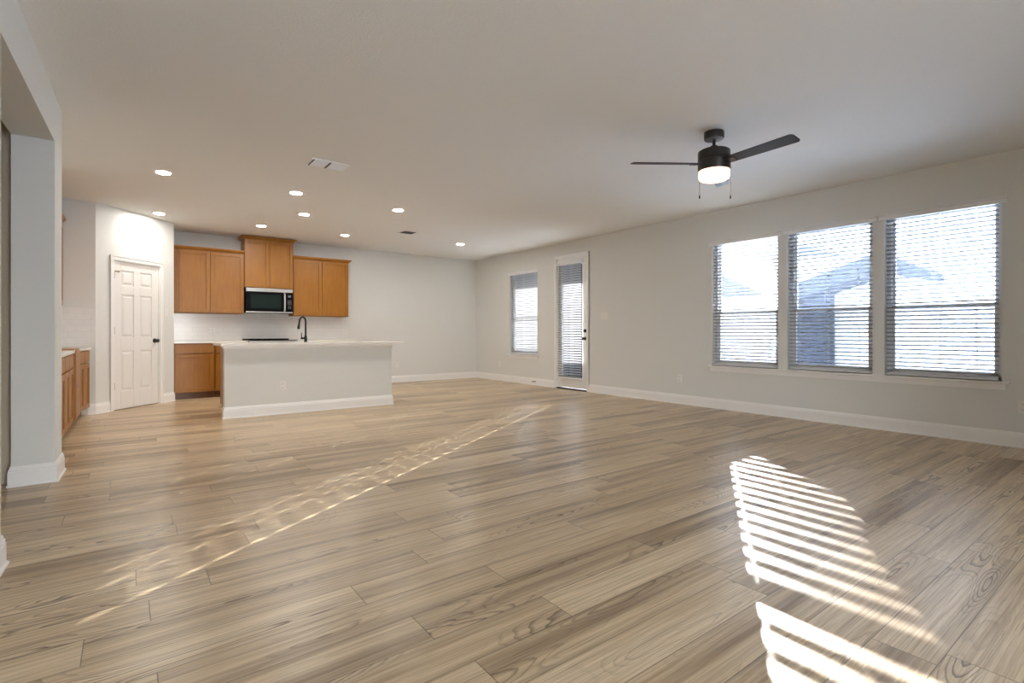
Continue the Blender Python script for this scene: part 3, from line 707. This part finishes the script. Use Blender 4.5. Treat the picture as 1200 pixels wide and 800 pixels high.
# sink
r = thing('kitchen_sink', 'stainless sink set into the island worktop', 'sink', (1.925, 7.38, .70))
bm = nb(); u, v = .374, .179
bx(bm, -u, u, -v, v, -.004, 0); bx(bm, -u, -u + .004, -v, v, 0, .185); bx(bm, u - .004, u, -v, v, 0, .185); bx(bm, -u, u, -v, -v + .004, 0, .185); bx(bm, -u, u, v - .004, v, 0, .185); obj('basin', bm, 'steel', r)
bm = nb(); lathe(bm, [(.0, .002), (.045, .002), (.045, .006), (.03, .004), (0, .004)], 0, 0, 24); obj('drain', bm, 'chrome', r)

# ------------------------------------------------------------------ outlets and switches (local frame: plate on xz, faces -y)
def plate_part(r, wd, ht): 
    bm = nb(); bx(bm, -wd/2, wd/2, -.006, 0, -ht/2, ht/2); obj('cover_plate', bm, 'plate', r, bevel=.002)
def outlet(label, loc, rz, horiz=False, group='white wall outlets'):
    r = thing('wall_outlet', label, 'outlet', loc, rz, group)
    r.rotation_euler = (0, PI/2 if horiz else 0, rz)
    plate_part(r, .072, .116)
    for s_ in (-1, 1):
        bm = nb(); bx(bm, -.017, .017, -.0085, -.006, s_*.026 - .016, s_*.026 + .016)
        k = obj('receptacle', bm, 'plate', r, bevel=.003)
        bm = nb(); z = s_*.026
        bx(bm, -.008, -.0055, -.0092, -.008, z - .002, z + .008); bx(bm, .0055, .008, -.0092, -.008, z - .002, z + .008); bx(bm, -.002, .002, -.0092, -.008, z - .010, z - .006)
        obj('slots', bm, 'slot', k)
    return r
def switch(label, loc, rz, gangs, name='light_switch'):
    r = thing(name, label, 'switch', loc, rz, 'white light switches')
    wd = .07 + .046 * (gangs - 1); plate_part(r, wd, .116)
    for k in range(gangs):
        x = (k - (gangs-1)/2) * .046
        bm = nb(); prism(bm, [(-.006, -.033), (-.008, -.033), (-.011, .033), (-.006, .033)], x - .0165, x + .0165, 'x'); obj('rocker', bm, 'plate', r, bevel=.001)
    return r
RW90 = -PI/2     # faces -x on the right wall
outlet('outlet low on the long wall below the triple window, at its far end', (XR, 4.60, .375), RW90)
outlet('outlet low on the long wall left of the single window near the corner', (XR, 9.21, .36), RW90)
outlet('outlet at the picture edge, low on the long wall past the triple window', (XR, .955, .375), RW90)
outlet('outlet low on the far wall just right of the island', (4.53, YB, .36), 0)
outlet('outlet on the greige island front', (1.60, IY0, .365), 0)
outlet('outlet on the tile backsplash left of the cooktop', (1.13, YB - .010, 1.10), 0, True)
outlet('outlet on the tile backsplash right of the faucet', (2.98, YB - .010, 1.09), 0, True)
switch('triple light switch right of the patio door', (XR, 6.10, 1.34), RW90, 3)
switch('single light switch beside the pantry door', (*pp(1.135), 1.36), PANG, 1)
# door stop
r = thing('door_stop', 'small dark spring door stop on the baseboard by the patio door', 'door stop', (XR - .015, 7.95, .075))
bm = nb(); lathe(bm, [(0, 0), (.012, 0), (.012, .004), (.007, .006), (.0065, .06), (0, .06)], 0, 0, 12, Matrix.Rotation(-PI/2, 4, 'Y')); obj('spring', bm, 'slot', r)
bm = nb(); lathe(bm, [(0, .06), (.010, .06), (.010, .078), (0, .08)], 0, 0, 12, Matrix.Rotation(-PI/2, 4, 'Y')); obj('rubber_tip', bm, 'black', r)

# ------------------------------------------------------------------ ceiling fittings
CANS = [((.292, 6.528), 'recessed downlight nearest the column, left end of the front row'), ((1.619, 6.526), 'recessed downlight in the front row above the island, behind the vent'),
        ((.344, 8.81), 'recessed downlight close to the pantry wall'), ((2.004, 7.635), 'single recessed downlight between the two rows over the island'),
        ((2.97, 6.596), 'recessed downlight at the front row end nearest the small ceiling vent'), ((1.675, 8.867), 'recessed downlight in front of the tall cabinet over the microwave'),
        ((2.998, 8.856), 'recessed downlight in front of the right wall cabinet'), ((5.07, 8.433), 'lone recessed downlight near the far empty corner')]
first = None
for (x, y), lab in CANS:
    if first is None:
        r = thing('recessed_downlight', lab, 'ceiling light', (x, y, H), 0, 'recessed downlights over the kitchen')
        bm = nb(); lathe(bm, [(.098, 0), (.098, -.004), (.090, -.008), (.070, -.006), (.062, -.004), (.062, 0)], 0, 0, 40); obj('trim_ring', bm, 'plate', r, smooth=True)
        bm = nb(); lathe(bm, [(.062, -.0005), (.062, -.005), (0, -.005)], 0, 0, 40); obj('lens', bm, 'can', r)
        first = r
    else:
        r = copy_tree(first); r.location = (x, y, H); r['label'] = lab
def vent(label, x, y, wx, wy, mat, split, rz):
    r = thing('ceiling_vent', label, 'vent', (x, y, H), rz, 'ceiling air vents')
    bm = nb(); f = .022
    bx(bm, -wx/2, wx/2, -wy/2, -wy/2+f, -.009, 0); bx(bm, -wx/2, wx/2, wy/2-f, wy/2, -.009, 0); bx(bm, -wx/2, -wx/2+f, -wy/2+f, wy/2-f, -.009, 0); bx(bm, wx/2-f, wx/2, -wy/2+f, wy/2-f, -.009, 0)
    obj('frame', bm, 'vent', r, bevel=.002)
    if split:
        bm = nb(); bx(bm, -.007, .007, -wy/2+f, wy/2-f, -.0155, -.0015); obj('shadow_gap_bar', bm, 'slot', r)  # dark bar painted in for the shadow gap between the sections
        bm = nb(); bx(bm, -wx/2+f-.002, -wx/2+f+.007, -wy/2+f, wy/2-f, -.0155, -.0015); obj('shadow_gap_bar', bm, 'slot', r)  # dark bar painted in for the shadow at the left edge
    bm = nb(); bx(bm, -wx/2+f, wx/2-f, -wy/2+f, wy/2-f, -.0012, -.0004); obj('duct', bm, 'slot', r)
    bm = nb(); n = int((wy - 2*f) / .024)
    for k in range(n):
        yy = -wy/2 + f + .012 + k*.024
        m_ = Matrix.Translation((0, yy, -.008)) @ Matrix.Rotation(R_(-40 if split else 38), 4, 'X')
        bx(bm, -wx/2+f, wx/2-f, -.008, .008, -.0006, .0006, m_)
    obj('louvres', bm, mat, r)
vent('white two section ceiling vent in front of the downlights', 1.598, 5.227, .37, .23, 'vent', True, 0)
vent('small square ceiling vent near the far end of the ceiling', 3.76, 7.96, .25, .25, M['wand'], False, 0)

# ceiling fan
FXc, FYc = 3.948, 2.442
r = thing('ceiling_fan', 'black three blade ceiling fan with a lit glass bowl', 'ceiling fan', (FXc, FYc, H))
bm = nb(); lathe(bm, [(0, 0), (.078, 0), (.080, -.006), (.080, -.052), (.076, -.062), (.03, -.066), (0, -.066)], 0, 0, 48); obj('canopy', bm, 'fanmetal', r, smooth=True)
bm = nb(); lathe(bm, [(0, -.06), (.013, -.06), (.013, -.13), (0, -.13)], 0, 0, 20); obj('downrod', bm, 'fanmetal', r, smooth=True)
bm = nb(); lathe(bm, [(0, -.115), (.030, -.118), (.036, -.124), (.036, -.146), (.06, -.150), (.116, -.156), (.127, -.164), (.129, -.176), (.129, -.232), (.124, -.235), (.124, -.240), (.129, -.243), (.129, -.322), (.127, -.328), (0, -.328)], 0, 0, 64); hs = obj('motor_housing', bm, 'fanmetal', r, smooth=True)
bm = nb(); lathe(bm, [(0, -.327), (.123, -.327), (.124, -.375), (.118, -.392), (.104, -.402), (.07, -.408), (0, -.410)], 0, 0, 64); obj('light_bowl', bm, 'fanlight', r, smooth=True, label='lit frosted glass bowl')
def blade_mesh():
    bm = nb(); r0, r1 = .118, .70; w0, w1 = .052, .064; T = .006; cr = .03
    outl = [(r0, -w0), (r1 - cr, -w1)]
    for k in range(1, 7): a_ = -PI/2 + PI/2 * k/6; outl.append((r1 - cr + cr*math.cos(a_), -w1 + cr + cr*math.sin(a_)))
    for k in range(0, 7): a_ = PI/2 * k/6; outl.append((r1 - cr + cr*math.cos(a_), w1 - cr + cr*math.sin(a_)))
    outl.append((r0, w0))
    prism(bm, outl, -T/2, T/2, 'z'); return bm
for ang_ in (-95, 145, 25):
    bm = blade_mesh()
    m_ = Matrix.Rotation(R_(ang_), 4, 'Z') @ Matrix.Translation((0, 0, -.268)) @ Matrix.Rotation(R_(-12), 4, 'X')
    bmesh.ops.transform(bm, matrix=m_, verts=bm.verts[:]); bl = obj('blade', bm, 'blade', r, bevel=.0015)
    bm = nb(); bx(bm, .10, .20, -.028, .028, -.010, -.0035); lathe(bm, [(0, -.012), (.006, -.012), (.006, .006), (0, .006)], .165, .015, 10); lathe(bm, [(0, -.012), (.006, -.012), (.006, .006), (0, .006)], .165, -.015, 10)
    bmesh.ops.transform(bm, matrix=m_, verts=bm.verts[:]); obj('blade_iron', bm, 'fanmetal', bl)
rt = Vector((math.cos(YAW), -math.sin(YAW)))
for sx, L_ in ((-.123, .20), (.123, .20)):
    px, py = rt.x * sx - .02 * math.sin(YAW), rt.y * sx - .02 * math.cos(YAW)
    bm = nb(); tube(bm, [(px, py, -.325), (px * 1.05, py * 1.05, -.345), (px * 1.05, py * 1.05, -.335 - L_)], .0014, 6); ch = obj('pull_chain', bm, 'slot', r)
    bm = nb(); lathe(bm, [(0, .0), (.003, -.002), (.0055, -.01), (.0055, -.028), (0, -.032)], px * 1.05, py * 1.05, 12, Matrix.Translation((0, 0, -.335 - L_))); obj('chain_fob', bm, 'black', ch)

# daylight portals in the window openings: they only guide the sampling of the sky
def portal(name, loc, rot, sx, sy):
    l = bpy.data.lights.new(name, 'AREA'); l.shape = 'RECTANGLE'; l.size = sx; l.size_y = sy; l.cycles.is_portal = True
    o = bpy.data.objects.new(name, l); C.objects.link(o); o.location = loc; o.rotation_euler = rot
for a, b in WIN + [W4]: portal('window_daylight', (XR + .165, (a+b)/2, (WZ0+WZ1)/2), (0, PI/2, 0), WZ1 - WZ0, b - a)
portal('door_daylight', (XR + .165, (DY0+DY1)/2, 1.25), (0, PI/2, 0), 2.4, DY1 - DY0)
for a, b in RW: portal('added_slider_daylight', ((a+b)/2, REAR - .165, 1.24), (PI/2, 0, 0), b - a, 2.36)
